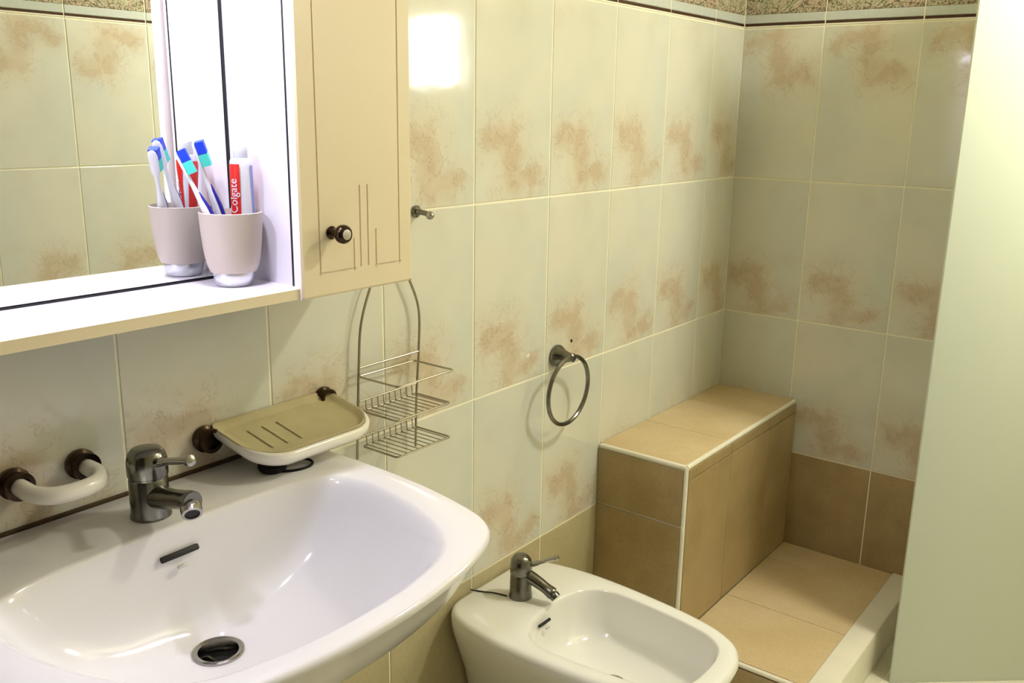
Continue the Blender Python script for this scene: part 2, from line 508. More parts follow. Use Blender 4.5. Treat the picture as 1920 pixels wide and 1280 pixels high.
# ------------------------------------------------------------------ shower ledge
LX, LY, LZ = 0.490, -0.250, 0.561
SZ = 0.107             # shower floor height
led = thing('shower_ledge', (LX, LY, 0), 'tan tiled built-in ledge with white edge trims in the shower corner', 'ledge')
e = 0.0045             # trim/tiles stand off
MB().box(LX + .004, XC - .0006, LY + .004, -0.0006, 0, LZ - .004).build('core', M_GROUT, led, None)
def ledge_tile(x0, x1, y0, y1, z0, z1, mat, par, name='tile'):
    return MB().box(x0, x1, y0, y1, z0, z1, 0.0009, 1).build(name, mat, par, None)
g2 = 0.0022
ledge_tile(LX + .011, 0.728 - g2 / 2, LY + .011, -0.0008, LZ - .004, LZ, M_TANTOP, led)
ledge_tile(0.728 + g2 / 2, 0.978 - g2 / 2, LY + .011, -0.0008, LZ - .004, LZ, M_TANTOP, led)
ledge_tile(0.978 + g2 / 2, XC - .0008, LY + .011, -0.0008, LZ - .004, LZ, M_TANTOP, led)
# front face (towards the shower floor)
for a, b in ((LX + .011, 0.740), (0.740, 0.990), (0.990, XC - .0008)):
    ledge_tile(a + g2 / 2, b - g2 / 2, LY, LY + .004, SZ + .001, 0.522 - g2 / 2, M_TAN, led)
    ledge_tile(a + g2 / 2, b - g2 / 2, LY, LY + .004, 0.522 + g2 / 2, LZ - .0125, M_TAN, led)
# end face towards the bidet
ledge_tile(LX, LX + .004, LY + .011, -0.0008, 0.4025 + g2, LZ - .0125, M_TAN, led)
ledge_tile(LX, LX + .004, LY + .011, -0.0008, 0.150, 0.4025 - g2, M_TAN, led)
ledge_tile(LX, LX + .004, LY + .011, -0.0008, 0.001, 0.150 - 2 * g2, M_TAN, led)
def qround(path, r, name, par, mat):
    return MB().tube(path, r, n=10).build(name, mat, par)
r = 0.0062
qround([(LX + .006, -0.0065, LZ - .0052), (LX + .006, LY + .006, LZ - .0052)], r, 'edge_trim', led, M_WHITETRIM)
qround([(LX + .006, LY + .006, LZ - .0052), (XC - .0065, LY + .006, LZ - .0052)], r, 'edge_trim', led, M_WHITETRIM)
qround([(LX + .006, LY + .006, SZ + .002), (LX + .006, LY + .006, LZ - .0052)], r * .9, 'edge_trim', led, M_WHITETRIM)

# ------------------------------------------------------------------ raised shower floor with its sill
SY = -0.572
sb = thing('shower_floor', (LX, SY, 0), 'raised shower floor of tan tiles with a white sill, in front of the ledge', 'shower floor')
MB().box(LX + .004, XC - .0006, SY, LY - .0006, 0, SZ - .004).build('core', M_GROUTD, sb, None)
for a, b in ((LX + .012, 0.775), (0.775, 1.052), (1.052, XC - .0008)):
    ledge_tile(a + .001, b - .001, SY + .001, LY - .0012, SZ - .004, SZ, M_TANTOP, sb, 'floor_tile')
ledge_tile(LX, LX + .004, SY + .001, LY - .0012, 0.001, SZ - .0135, M_TAN, sb, 'riser_tile')
qround([(LX + .006, SY + .001, SZ - .0052), (LX + .006, LY - .0065, SZ - .0052)], r, 'edge_trim', sb, M_WHITETRIM)
MB().box(LX - .003, XC - .0006, SY - .060, SY, 0.0, SZ + .005, 0.004, 3).build('sill', M_MARBLECURB, sb)

# ------------------------------------------------------------------ frosted panel
pa, pb = Vector((0.812, -0.680, 0)), Vector((1.050, -0.955, 0))
pd = (pb - pa).normalized(); pn = Vector((-pd.y, pd.x, 0))
bm = MB().box(0, (pb - pa).length, -0.004, 0.004, 0.0, 1.98, 0.0015, 2)
bm.v = [tuple(pa + pd * x + pn * y + Vector((0, 0, z))) for x, y, z in bm.v]
pan = bm.build('frosted_panel', M_FROST)
tag(pan, 'tall pale frosted glass panel at the right edge beside the shower', 'glass panel')

# ------------------------------------------------------------------ wash basin
SX, DZ = -0.771, 0.841
half_o = [(0, -0.0012), (0.15, -0.0012), (0.298, -0.0012), (0.312, -0.006), (0.315, -0.02), (0.3155, -0.093), (0.315, -0.183), (0.312, -0.253), (0.304, -0.324), (0.287, -0.405), (0.269, -0.446), (0.240, -0.474), (0.190, -0.495), (0.128, -0.510), (0.06, -0.519), (0, -0.521)]
half_i = [(0, -0.136), (0.08, -0.137), (0.17, -0.143), (0.222, -0.157), (0.248, -0.180), (0.259, -0.212), (0.260, -0.245), (0.250, -0.311), (0.226, -0.386), (0.196, -0.434), (0.158, -0.4625), (0.098, -0.479), (0.05, -0.485), (0, -0.487)]
def outline(half, n):
    pts = [(x, y, 0) for x, y in half]
    c = catmull(pts, 10)
    full = c + [Vector((-p.x, p.y, 0)) for p in reversed(c[1:-1])]
    return full
N = 160
def by_angle(full, cx, cy, n):
    # resample an outline by the angle about a point
    A = sorted(((math.atan2(p.y - cy, p.x - cx), p) for p in full), key=lambda t: t[0])
    out = []
    for i in range(n):
        a = -math.pi + 2 * math.pi * (i + 0.5) / n
        k = 0
        while k < len(A) and A[k][0] < a: k += 1
        a0, p0 = A[k - 1] if k > 0 else (A[-1][0] - 2 * math.pi, A[-1][1])
        a1, p1 = A[k] if k < len(A) else (A[0][0] + 2 * math.pi, A[0][1])
        # ray / segment intersection
        d = Vector((math.cos(a), math.sin(a), 0)); s = p1 - p0
        den = d.x * s.y - d.y * s.x
        q = p0 - Vector((cx, cy, 0))
        t = (q.x * s.y - q.y * s.x) / den if abs(den) > 1e-12 else q.length
        out.append(Vector((cx, cy, 0)) + d * t)
    return out
def ring(pts, z, c=None, s=1.0, inset=0.0, ox=SX):
    r = []
    n = len(pts)
    for i, p in enumerate(pts):
        q = p.copy()
        if inset:
            t = (pts[(i + 1) % n] - pts[i - 1]).normalized()
            q = q + Vector((-t.y, t.x, 0)) * inset
        if c is not None: q = Vector((c[0] + (q.x - c[0]) * s, c[1] + (q.y - c[1]) * s, 0))
        r.append((ox + q.x, q.y, z))
    return r
cO = by_angle(outline(half_o, N), 0, -0.27, N)
cI = by_angle(outline(half_i, N), 0, -0.27, N)
dr = (0.0, -0.222)
def toward(pts, s, z, rad=0.030):
    out = []
    for i, p in enumerate(pts):
        a = math.atan2(p.y - dr[1], p.x - dr[0])
        e_ = Vector((dr[0] + math.cos(a) * rad, dr[1] + math.sin(a) * rad, 0))
        q = p.lerp(e_, s)
        out.append((SX + q.x, q.y, z))
    return out
def clampy(r): return [(x, min(y, -0.0012), z) for x, y, z in r]
sink = thing('wash_basin', (SX, -0.26, 0.70), 'wide white wall-hung wash basin with a bowed front under the mirror shelf', 'sink')
rings = []
# underside bowl, skirt, rim
under = lambda s, z: [(SX + p.x * s, -0.0012 + (p.y + 0.0012) * s, z) for p in cO]
for s_, z_ in ((0.30, 0.632), (0.48, 0.645), (0.66, 0.675), (0.80, 0.715), (0.875, 0.748), (0.910, 0.763), (0.926, 0.771), (0.962, 0.802), (0.994, 0.829), (1.0, 0.8335)):
    rings.append(under(s_, z_))
rings.append(clampy(ring(cO, 0.8366, inset=0.0008))); rings.append(clampy(ring(cO, 0.8398, inset=0.0030))); rings.append(clampy(ring(cO, 0.8412, inset=0.0065)))
mid = [a.lerp(b, 0.55) for a, b in zip(cO, cI)]
rings.append(clampy(ring(mid, 0.8412)))
rings.append(ring(cI, 0.8408, inset=-0.004)); rings.append(ring(cI, 0.8395)); 
for s_, z_ in ((0.02, 0.8365), (0.045, 0.830), (0.075, 0.819), (0.11, 0.803), (0.16, 0.783), (0.23, 0.762), (0.33, 0.741), (0.45, 0.724), (0.60, 0.710), (0.75, 0.701), (0.88, 0.6955), (0.97, 0.692), (1.0, 0.690)):
    rings.append(toward(cI, s_, z_))
mb = MB().loft(rings, True, True, False)
bowl = mb.build('bowl', M_CERAMIC, sink, 60)
# drain
dr3 = (SX + dr[0], dr[1], 0.690)
d = MB().lathe([(0.0325, 0.0005), (0.0325, 0.0035), (0.0300, 0.0045), (0.0255, 0.0030), (0.0235, -0.004), (0.0225, -0.026)], dr3, (0, 0, 1), 36, False).build('drain_collar', M_CHROME, sink)
MB().lathe([(0.0232, -0.022), (0.0232, -0.020)], dr3, (0, 0, 1), 24).build('drain_hole', M_HOLE, d)
MB().box(dr3[0] - .0015, dr3[0] + .0015, dr3[1] - .0225, dr3[1] + .0225, dr3[2] - .019, dr3[2] - .015).box(dr3[0] - .0225, dr3[0] + .0225, dr3[1] - .0015, dr3[1] + .0015, dr3[2] - .019, dr3[2] - .015).build('drain_cross', M_DCHROME, d)
# overflow slot and maker's mark on the back of the bowl
def slot(cx, cy, cz, w, h, mat, name, par, tilt=0.45):
    mb = MB().box(-w / 2, w / 2, -0.0012, 0.004, -h / 2, h / 2, min(h, 0.008) * 0.3, 2)
    c_, s_ = math.cos(tilt), math.sin(tilt)
    mb.v = [(cx + x, cy + y * c_ + z * s_, cz + z * c_ - y * s_) for x, y, z in mb.v]
    return mb.build(name, mat, par)
slot(SX + 0.002, -0.1485, 0.8045, 0.056, 0.0085, M_HOLE, 'overflow_slot', sink, 0.55)
slot(SX + 0.001, -0.1545, 0.7895, 0.014, 0.0050, M_GREYBAND, 'printed_mark', sink, 0.60)
# dirty joint between basin and wall
MB().box(SX - 0.31, SX + 0.31, -0.0045, -0.0006, 0.8395, 0.8455, 0.0015, 2).build('caulk_line', M_GRIME, sink)

# basin mixer tap
fx, fy = -0.770, -0.088
tap = thing('basin_tap', (fx, fy, DZ), 'chrome single-lever mixer tap with a short spout standing on the wash basin', 'tap')
MB().lathe([(0.0265, 0.0004), (0.0265, 0.004), (0.0250, 0.008), (0.0250, 0.052), (0.0240, 0.0545)], (fx, fy, DZ), n=40).build('body', M_DCHROME, tap)
MB().lathe([(0.0238, 0.0545), (0.0238, 0.0565), (0.0258, 0.058), (0.0262, 0.066), (0.0258, 0.078), (0.0235, 0.088), (0.0185, 0.0935), (0.010, 0.0955), (0.001, 0.0958)], (fx, fy, DZ), n=40).build('lever_cap', M_DCHROME, tap)
MB().tube(catmull([(fx, fy - 0.018, DZ + 0.078), (fx + .001, fy - 0.050, DZ + 0.088), (fx + .002, fy - 0.094, DZ + 0.100)], 8), [0.0062] * 6 + [0.0050] * 11, n=12).lathe([(0.005, -0.004), (0.0072, -0.002), (0.0072, 0.006), (0.004, 0.008)], (fx + .002, fy - 0.094, DZ + 0.100), (0, -0.97, 0.24), 16).build('lever', M_CHROME, tap)
sp = catmull([(fx, fy - 0.012, DZ + 0.030), (fx, fy - 0.045, DZ + 0.036), (fx, fy - 0.080, DZ + 0.044), (fx, fy - 0.100, DZ + 0.046)], 6)
MB().tube(sp, [0.0165, 0.0163, 0.016, 0.0155, 0.015, 0.0145, 0.014, 0.0135, 0.013, 0.0128, 0.0126, 0.0125, 0.0125, 0.013, 0.0135, 0.014, 0.0142, 0.0142, 0.0135], n=20).build('spout', M_DCHROME, tap)
MB().lathe([(0.0125, 0.0), (0.0135, 0.003), (0.0130, 0.012), (0.0095, 0.0125), (0.0090, 0.006)], (fx - .001, fy - 0.096, DZ + 0.040), (-0.30, -0.62, -0.42), 20, False).build('aerator', M_CHROME, tap)
MB().lathe([(0.0091, 0.0105), (0.0091, 0.0112)], (fx - .001, fy - 0.096, DZ + 0.040), (-0.30, -0.62, -0.42), 16).build('aerator_screen', M_HOLE, tap)

# black rubber plug lying under the soap dish
pl = thing('sink_plug', (-0.560, -0.088, DZ), 'black rubber sink plug with a thin loop lying on the basin under the soap dish', 'sink plug')
MB().lathe([(0.0185, 0.0006), (0.0215, 0.005), (0.0215, 0.009), (0.018, 0.0115), (0.004, 0.0115)], (-0.570, -0.086, DZ + .0008), n=28).build('stopper', M_RUBBER, pl)
lp = [(-0.542 + 0.030 * math.cos(t), -0.096 + 0.021 * math.sin(t) - 0.25 * 0.030 * math.cos(t), DZ + 0.0035 + 0.002 * math.sin(t)) for t in [2 * math.pi * k / 32 for k in range(32)]]
MB().tube(lp, 0.0021, True, 8).build('loop', M_RUBBER, pl)

# ------------------------------------------------------------------ white bar holder on the left
HZ = 0.905
def cup_mount(x, z, par, L=0.024, R0=0.0205):
    return MB().lathe([(R0 * .95, 0.0008), (R0, 0.003), (R0, 0.008), (R0 * .80, 0.011), (R0 * .78, 0.017), (R0 * .92, L - .003), (R0 * .90, L), (R0 * .62, L), (R0 * .60, L - .008)], (x, 0, z), (0, -1, 0), 32).build('wall_mount', M_BRONZE, par)
hb = thing('bar_holder', (-0.859, 0, HZ), 'white U-shaped ceramic bar in two dark bronze wall cups left of the tap', 'bar holder')
cup_mount(-0.902, HZ + .001, hb); cup_mount(-0.816, HZ + .001, hb)
up = [(-0.902, -0.012, HZ), (-0.9025, -0.030, HZ), (-0.901, -0.052, HZ - .001), (-0.890, -0.070, HZ - .002), (-0.872, -0.0785, HZ - .002), (-0.846, -0.0785, HZ - .002), (-0.828, -0.070, HZ - .002), (-0.8165, -0.052, HZ - .001), (-0.8155, -0.030, HZ), (-0.816, -0.012, HZ)]
MB().tube(catmull(up, 6), 0.0112, n=18).build('bar', M_WHITEPL, hb)

# soap dish with the same mounts
sd = thing('soap_dish', (-0.505, 0, 0.90), 'oblong white soap dish with a scummy tray, on dark bronze wall cups', 'soap dish')
cup_mount(-0.627, 0.8885, sd); cup_mount(-0.397, 0.899, sd, 0.020, 0.017)
def dz(y): return 0.9045 + (y + 0.004) * 0.20
def dish_ring(hw, y0, y1, rf, rb, zoff, n=10, cx=-0.503):
    p = []
    def arc(ax, ay, r_, a0, a1):
        for k in range(n + 1):
            t = a0 + (a1 - a0) * k / n
            p.append((ax + r_ * math.cos(t), ay + r_ * math.sin(t)))
    arc(cx + hw - rb, y1 - rb, rb, 0, math.pi / 2)
    arc(cx - hw + rb, y1 - rb, rb, math.pi / 2, math.pi)
    arc(cx - hw + rf, y0 + rf, rf, math.pi, 1.5 * math.pi)
    arc(cx + hw - rf, y0 + rf, rf, 1.5 * math.pi, 2 * math.pi)
    return [(x, y, dz(y) + zoff) for x, y in p]
dr_ = [dish_ring(0.095, -0.112, -0.012, .040, .012, -0.022), dish_ring(0.110, -0.128, -0.004, .050, .014, -0.018), dish_ring(0.1165, -0.135, -0.002, .056, .016, -0.009), dish_ring(0.1175, -0.136, -0.0015, .056, .016, 0.0), dish_ring(0.1155, -0.134, -0.003, .055, .015, 0.003), dish_ring(0.1120, -0.1305, -0.006, .052, .014, 0.003), dish_ring(0.1100, -0.1285, -0.008, .050, .013, 0.000)]
MB().loft(dr_, True, True, False).build('dish_body', M_WHITEPL, sd, 50)
tr = [dish_ring(0.1168, -0.1262, -0.0018, .054, .016, 0.0006), dish_ring(0.1160, -0.1255, -0.0025, .053, .015, 0.0036), dish_ring(0.1120, -0.1235, -0.006, .050, .013, 0.0034), dish_ring(0.1060, -0.120, -0.012, .046, .011, -0.0025), dish_ring(0.098, -0.115, -0.018, .040, .010, -0.0040)]
tray = MB().loft(tr, True, False, True).build('tray', M_DISH, sd, 50)
for k, xx in enumerate((-0.575, -0.548, -0.521)):
    MB().box(xx - .0022, xx + .0022, -0.098, -0.036, dz(-0.067) - 0.0045, dz(-0.067) - 0.0022, 0.0012, 2).build('drain_rib', M_DISH, tray)
for o in list(tray.children):
    o.data.transform(Matrix.Translation((0, -0.067, dz(-0.067) - .008)) @ Matrix.Rotation(math.atan(0.20), 4, 'X') @ Matrix.Translation((0, 0.067, -(dz(-0.067) - .008))))

# ------------------------------------------------------------------ shower caddy of wire
cx0, cx1, cy0, cy1 = -0.325, -0.185, -0.015, -0.110
ca = thing('wire_caddy', (-0.255, -0.06, 0.78), 'chrome wire shower caddy with two baskets hanging on the tiles beside the basin', 'shower caddy')
MB().tube(catmull([(-0.3345, -0.014, 0.770), (-0.331, -0.015, 0.850), (-0.326, -0.015, 0.935), (-0.3185, -0.015, 1.010), (-0.295, -0.015, 1.072), (-0.268, -0.013, 1.118), (-0.247, -0.012, 1.130), (-0.226, -0.013, 1.118), (-0.199, -0.015, 1.072), (-0.1755, -0.015, 1.015), (-0.176, -0.015, 0.940), (-0.1835, -0.015, 0.850), (-0.186, -0.014, 0.752)], 8), 0.0022, n=8).build('arched_rail', M_WIRE, ca)
def loop(x0, x1, y0, y1, z, r, par, name):
    rr = 0.006
    p = []
    for ax, ay, a0 in ((x1 - rr, y0 - rr, 0), (x0 + rr, y0 - rr, 90), (x0 + rr, y1 + rr, 180), (x1 - rr, y1 + rr, 270)):
        for k in range(5):
            t = math.radians(a0 + 90 * k / 4)
            p.append((ax + rr * math.cos(t), ay + rr * math.sin(t), z))
    return MB().tube(p, r, True, 8).build(name, M_WIRE, par)
MB().tube([(cx0, cy0, 0.935), (cx1 + .008, cy0, 0.936)], 0.0018, n=8).build('cross_rail', M_WIRE, ca)
loop(cx0 - .004, cx1 - .004, cy0, cy1 - .002, 0.9205, 0.0019, ca, 'guard_rail')
for zf, name in ((0.857, 'basket'), (0.7915, 'basket')):
    yb, yf = cy0 - .002, cy1 + .008
    b = loop(cx0 + .002, cx1 - .002, yb, yf, zf, 0.0019, ca, name)
    MB().tube([(cx0 - .002, cy0, zf + .018), (cx1 + .002, cy0, zf + .019)], 0.0016, n=8).build('back_rail', M_WIRE, b)
    for k in range(9):
        x = cx0 + .012 + (cx1 - cx0 - .024) * k / 8
        MB().tube([(x, yb + .001, zf + .018), (x, yb, zf + .003), (x, yb - .002, zf + .0008), (x, yf, zf + .0008)], 0.0011, n=6).build('wire', M_WIRE, b)

# ------------------------------------------------------------------ hook beside the cabinet
hk = thing('wall_hook', (-0.160, 0, 1.192), 'small chrome wall hook peeking out beside the cabinet door', 'hook')
MB().lathe([(0.011, 0.0008), (0.011, 0.004), (0.008, 0.0065), (0.002, 0.007)], (-0.166, 0, 1.191), (0, -1, 0), 24).build('rosette', M_DCHROME, hk)
MB().tube(catmull([(-0.166, -0.005, 1.191), (-0.165, -0.018, 1.190), (-0.163, -0.030, 1.188)], 6), [0.0062] * 4 + [0.0050] * 9, n=12).build('stem', M_DCHROME, hk)
MB().lathe([(0.001, -0.0078), (0.0045, -0.0066), (0.0072, -0.003), (0.0078, 0), (0.0072, 0.003), (0.0045, 0.0066), (0.001, 0.0078)], (-0.163, -0.033, 1.186), (0, -1, 0), 16).build('knob', M_CHROME, hk)

# ------------------------------------------------------------------ towel ring
tr_ = thing('towel_ring', (0.289, 0, 0.755), 'chrome towel ring on a conical wall post above the bidet', 'towel ring')
MB().lathe([(0.0245, 0.0008), (0.0255, 0.003), (0.0255, 0.009), (0.0235, 0.013), (0.0165, 0.022), (0.0120, 0.034), (0.0095, 0.045), (0.0100, 0.049), (0.0070, 0.052), (0.001, 0.0525)], (0.2905, 0, 0.8305), (0, -1, 0.06), 36).build('wall_post', M_DCHROME, tr_)
rcx, rcz, RR = 0.2850, 0.7570, 0.0790
MB().tube([(rcx + RR * math.sin(t), -0.0455 - 0.006 * (1 - math.cos(t)) * -0.5, rcz + RR * math.cos(t)) for t in [2 * math.pi * k / 64 for k in range(64)]], 0.0050, True, 10).build('ring', M_DCHROME, tr_)

# ------------------------------------------------------------------ bidet
BX, BZ = 0.047, 0.370
bo = [(0, -0.0012), (0.08, -0.0012), (0.118, -0.006), (0.150, -0.032), (0.168, -0.080), (0.1785, -0.150), (0.180, -0.215), (0.1765, -0.290), (0.166, -0.390), (0.154, -0.455), (0.140, -0.497), (0.114, -0.537), (0.074, -0.560), (0.035, -0.568), (0, -0.570)]
bi = [(0, -0.168), (0.045, -0.170), (0.090, -0.184), (0.120, -0.208), (0.1335, -0.245), (0.1345, -0.290), (0.128, -0.370), (0.1185, -0.440), (0.108, -0.480), (0.084, -0.512), (0.045, -0.527), (0, -0.530)]
bO = by_angle(outline(bo, N), 0, -0.33, N); bI = by_angle(outline(bi, N), 0, -0.33, N)
bid = thing('bidet', (BX, -0.28, 0), 'white ceramic bidet with an oblong bowl against the wall under the towel ring', 'bidet')
def bunder(s, z, sy=None):
    sy = s if sy is None else sy
    return [(BX + p.x * s, -0.0012 + (p.y + 0.0012) * sy, z) for p in bO]
bdr = (0.0, -0.330)
def btoward(s, z, rad=0.024):
    out = []
    for p in bI:
        a = math.atan2(p.y - bdr[1], p.x - bdr[0])
        e_ = Vector((bdr[0] + math.cos(a) * rad, bdr[1] + math.sin(a) * rad, 0))
        q = p.lerp(e_, s); out.append((BX + q.x, q.y, z))
    return out
rings = [bunder(0.62, 0.0, 0.80), bunder(0.62, 0.012, 0.80), bunder(0.56, 0.03, 0.77), bunder(0.52, 0.09, 0.73), bunder(0.55, 0.15, 0.75), bunder(0.66, 0.21, 0.82), bunder(0.80, 0.26, 0.89), bunder(0.92, 0.305, 0.95), bunder(0.985, 0.335, 0.988), bunder(1.0, 0.352, 1.0)]
rings += [clampy(ring(bO, 0.3615, inset=0.0015, ox=BX)), clampy(ring(bO, 0.3672, inset=0.006, ox=BX)), clampy(ring(bO, 0.3698, inset=0.013, ox=BX))]
bmid = [a.lerp(b, 0.55) for a, b in zip(bO, bI)]
rings += [clampy(ring(bmid, BZ, ox=BX)), ring(bI, BZ - .0008, inset=-0.003, ox=BX), ring(bI, BZ - .0024, ox=BX)]
for s_, z_ in ((0.012, 0.3645), (0.030, 0.352), (0.055, 0.330), (0.095, 0.303), (0.17, 0.281), (0.30, 0.268), (0.5, 0.261), (0.7, 0.2575), (0.88, 0.2548), (1.0, 0.2535)):
    rings.append(btoward(s_, z_))
MB().loft(rings, True, True, False).build('bowl', M_CERAMIC2, bid, 60)
bd3 = (BX + bdr[0], bdr[1], 0.2535)
d = MB().lathe([(0.0265, 0.0005), (0.0265, 0.003), (0.024, 0.004), (0.0205, 0.002), (0.019, -0.02)], bd3, n=32, cap=False).build('drain_collar', M_CHROME, bid)
MB().lathe([(0.0196, -0.018), (0.0196, -0.016)], bd3, n=20).build('drain_hole', M_HOLE, d)
def slot2(cx, cy, cz, w, h, name, mat): return slot(cx, cy, cz, w, h, mat, name, bid, 0.55)
slot2(BX - 0.030, -0.1815, 0.3480, 0.040, 0.0065, 'overflow_slot', M_HOLE)
slot2(BX - 0.026, -0.1870, 0.3365, 0.010, 0.0045, 'printed_mark', M_GREYBAND)

tx, ty = 0.040, -0.100
bt = thing('bidet_tap', (tx, ty, BZ), 'small chrome single-lever mixer tap on the bidet deck', 'tap')
MB().lathe([(0.0250, 0.0004), (0.0250, 0.004), (0.0235, 0.008), (0.0225, 0.050), (0.0215, 0.053)], (tx, ty, BZ), n=36).build('body', M_DCHROME, bt)
MB().lathe([(0.0215, 0.053), (0.0232, 0.056), (0.0235, 0.072), (0.0210, 0.086), (0.015, 0.094), (0.006, 0.097), (0.001, 0.0973)], (tx, ty, BZ), n=36).build('lever_cap', M_DCHROME, bt)
MB().tube(catmull([(tx + .012, ty - .012, BZ + .070), (tx + .030, ty - .032, BZ + .078), (tx + .052, ty - .050, BZ + .083)], 6), [0.0058] * 5 + [0.0046] * 8, n=10).lathe([(0.004, -0.003), (0.0066, 0), (0.0066, 0.007), (0.003, 0.009)], (tx + .052, ty - .050, BZ + .083), (.75, -.62, .17), 14).build('lever', M_CHROME, bt)
MB().tube(catmull([(tx + .004, ty - .010, BZ + .052), (tx + .008, ty - .032, BZ + .044), (tx + .012, ty - .058, BZ + .032), (tx + .014, ty - .074, BZ + .024)], 6), [0.0145, 0.0143, 0.014, 0.0138, 0.0135, 0.0133, 0.013, 0.0128, 0.0125, 0.0123, 0.012, 0.0118, 0.0118, 0.012, 0.0125, 0.013, 0.0132, 0.0132, 0.0125], n=18).build('spout', M_DCHROME, bt)
MB().lathe([(0.0105, 0.0), (0.0112, 0.002), (0.0110, 0.010), (0.0075, 0.0105)], (tx + .014, ty - .074, BZ + .024), (.05, -.75, -.6), 18).build('aerator', M_DCHROME, bt)
chain = MB().tube(catmull([(BX - 0.058, -0.004, BZ + .0022), (BX - 0.046, -0.030, BZ + .0016), (BX - 0.036, -0.052, BZ + .0022), (BX - 0.028, -0.080, BZ + .0016)], 8), 0.0014, n=8).build('plug_chain', M_RUBBER)
tag(chain, 'thin dark cord lying on the bidet rim between the wall and its tap', 'cord')

# ------------------------------------------------------------------ mirror cabinet
YM, ZS, YF = -0.020, 1.129, -0.172
XS = -0.5665           # inner face of the side panel
XEND = -1.180
CT = 1.700
cab = thing('mirror_cabinet', (-0.77, -0.09, 1.115), 'mirror cabinet with a white shelf and a cream grooved door above the wash basin', 'cabinet')
MB().box(XEND, XS + .004, -0.014, -0.0008, 1.115, CT).build('back_board', M_LAMINATE, cab, None)
MB().box(XEND + .016, XS - .0045, YM, -0.0145, ZS + .0042, CANOPY_Z + .01).build('mirror_glass', M_MIRROR, cab, None)
MB().box(XS - .0042, XS - .0002, YM - .0016, -0.0145, ZS, CANOPY_Z).build('dark_edge_strip', M_BLACK, cab, None)
MB().box(XEND + .016, XS - .0044, YM - .0008, -0.0145, ZS + .0001, ZS + .0026).build('dark_edge_strip', M_BLACK, cab, None)
MB().box(XS - .0006, XS, -0.1512, -0.1478, ZS, CT).build('dark_edge_strip', M_BLACK, cab, None)  # black strip stands in for the shade in the gap behind the door
sh = MB().box(XEND, XS + .002, YF + .0012, -0.0008, 1.1150, ZS).build('shelf', M_LAMINATE, cab, None)
MB().box(XEND, -0.5755, YF - .0006, YF + .0010, 1.1148, ZS + .0001).build('edge_band', M_CREAM, sh, None)
MB().box(XS, XS + .016, -0.1575, -0.0145, ZS, CT).build('side_panel', M_LAMINATE, cab, None)
MB().box(XEND, XEND + .016, -0.1575, -0.0145, ZS, CT).build('side_panel', M_LAMINATE, cab, None)
MB().box(-0.380, -0.364, -0.1575, -0.0008, 1.115, CT).build('side_panel', M_CREAM, cab, None)
MB().box(XS + .016, -0.380, -0.1575, -0.0008, 1.115, 1.131).box(XS + .016, -0.380, -0.010, -0.0008, 1.131, CT).build('carcass', M_CREAM, cab, None)
MB().box(XEND, -0.364, -0.240, -0.0145, CANOPY_Z + .012, CT + .02).build('canopy', M_CREAM, cab, None)
for x, y in SPOTS:
    l = MB().lathe([(0.036, 0.012), (0.036, 0.0), (0.031, -0.002), (0.029, 0.003)], (x, y, CANOPY_Z), n=32, cap=False).build('lamp', M_SILVER, cab)
    MB().lathe([(0.0295, 0.003), (0.0295, 0.0055)], (x, y, CANOPY_Z), n=24).build('lamp_glass', M_LAMPGLOW, l)
# door with routed grooves: a tensor grid whose groove lines are pressed in
dx0, dx1, dz0, dz1, dyb, dyf = -0.5750, -0.3615, 1.1135, CANOPY_Z + .005, -0.1625, -0.1785
gr = []   # (x0,x1,z0,z1) groove rectangles, centre lines
gw = 0.0026
gl, grt, gb, gt = -0.5425, -0.3885, 1.1465, 1.585
vert = [(gl, gb, gt), (grt, gb, gt), (-0.4668, 1.1500, 1.2640), (-0.4520, 1.1500, 1.2630), (-0.4795, gb, 1.190), (-0.4365, gb, 1.1990)]
hori = [(gb, gl, -0.4795), (gb, -0.4365, grt), (gt, gl, grt)]
xs = sorted(set([dx0, dx0 + .003, dx1 - .003, dx1] + [v[0] + k * gw / 2 for v in vert for k in (-1.0, -0.35, 0.35, 1.0)]))
zs = sorted(set([dz0, dz0 + .003, dz1 - .003, dz1] + [h[0] + k * gw / 2 for h in hori for k in (-1.0, -0.35, 0.35, 1.0)] + [v for w_ in vert for v in (w_[1] - gw / 2, w_[2] - gw / 2, w_[2] + gw / 2)]))
def merge(a):
    out = [a[0]]
    for t in a[1:]:
        if t - out[-1] > 1e-5: out.append(t)
    return out
xs = merge(sorted(xs + [q for h in hori for q in (h[1] - gw * 1.3, h[2] + gw * 1.3)]))
zs = merge(sorted(zs + [q for v in vert for q in (v[1] - gw * 1.3, v[2] + gw * 1.3)]))
def gdepth(x, z):
    for vx, a, b in vert:
        if abs(x - vx) <= gw * 0.2 and a - gw * .6 < z < b: return 1
    for hz_, a, b in hori:
        if abs(z - hz_) <= gw * 0.2 and a - gw * .6 < x < b + gw * .6: return 1
    return 0
nx, nz = len(xs), len(zs)
V = []; Fc = []
for z in zs:
    for x in xs:
        edge = x in (dx0, dx1) or z in (dz0, dz1)
        V.append((x, dyf + (0.0022 if edge else 0.0) + (0.0026 if gdepth(x, z) else 0.0), z))
for j in range(nz - 1):
    for i in range(nx - 1):
        a = j * nx + i
        Fc.append((a, a + 1, a + nx + 1, a + nx))
door = MB().add(V, Fc).build('door', M_CREAM, cab, 20)
MB().box(dx0, dx1, dyf + .0022, dyb, dz0, dz1).build('door_slab', M_DOOREDGE, door, None)
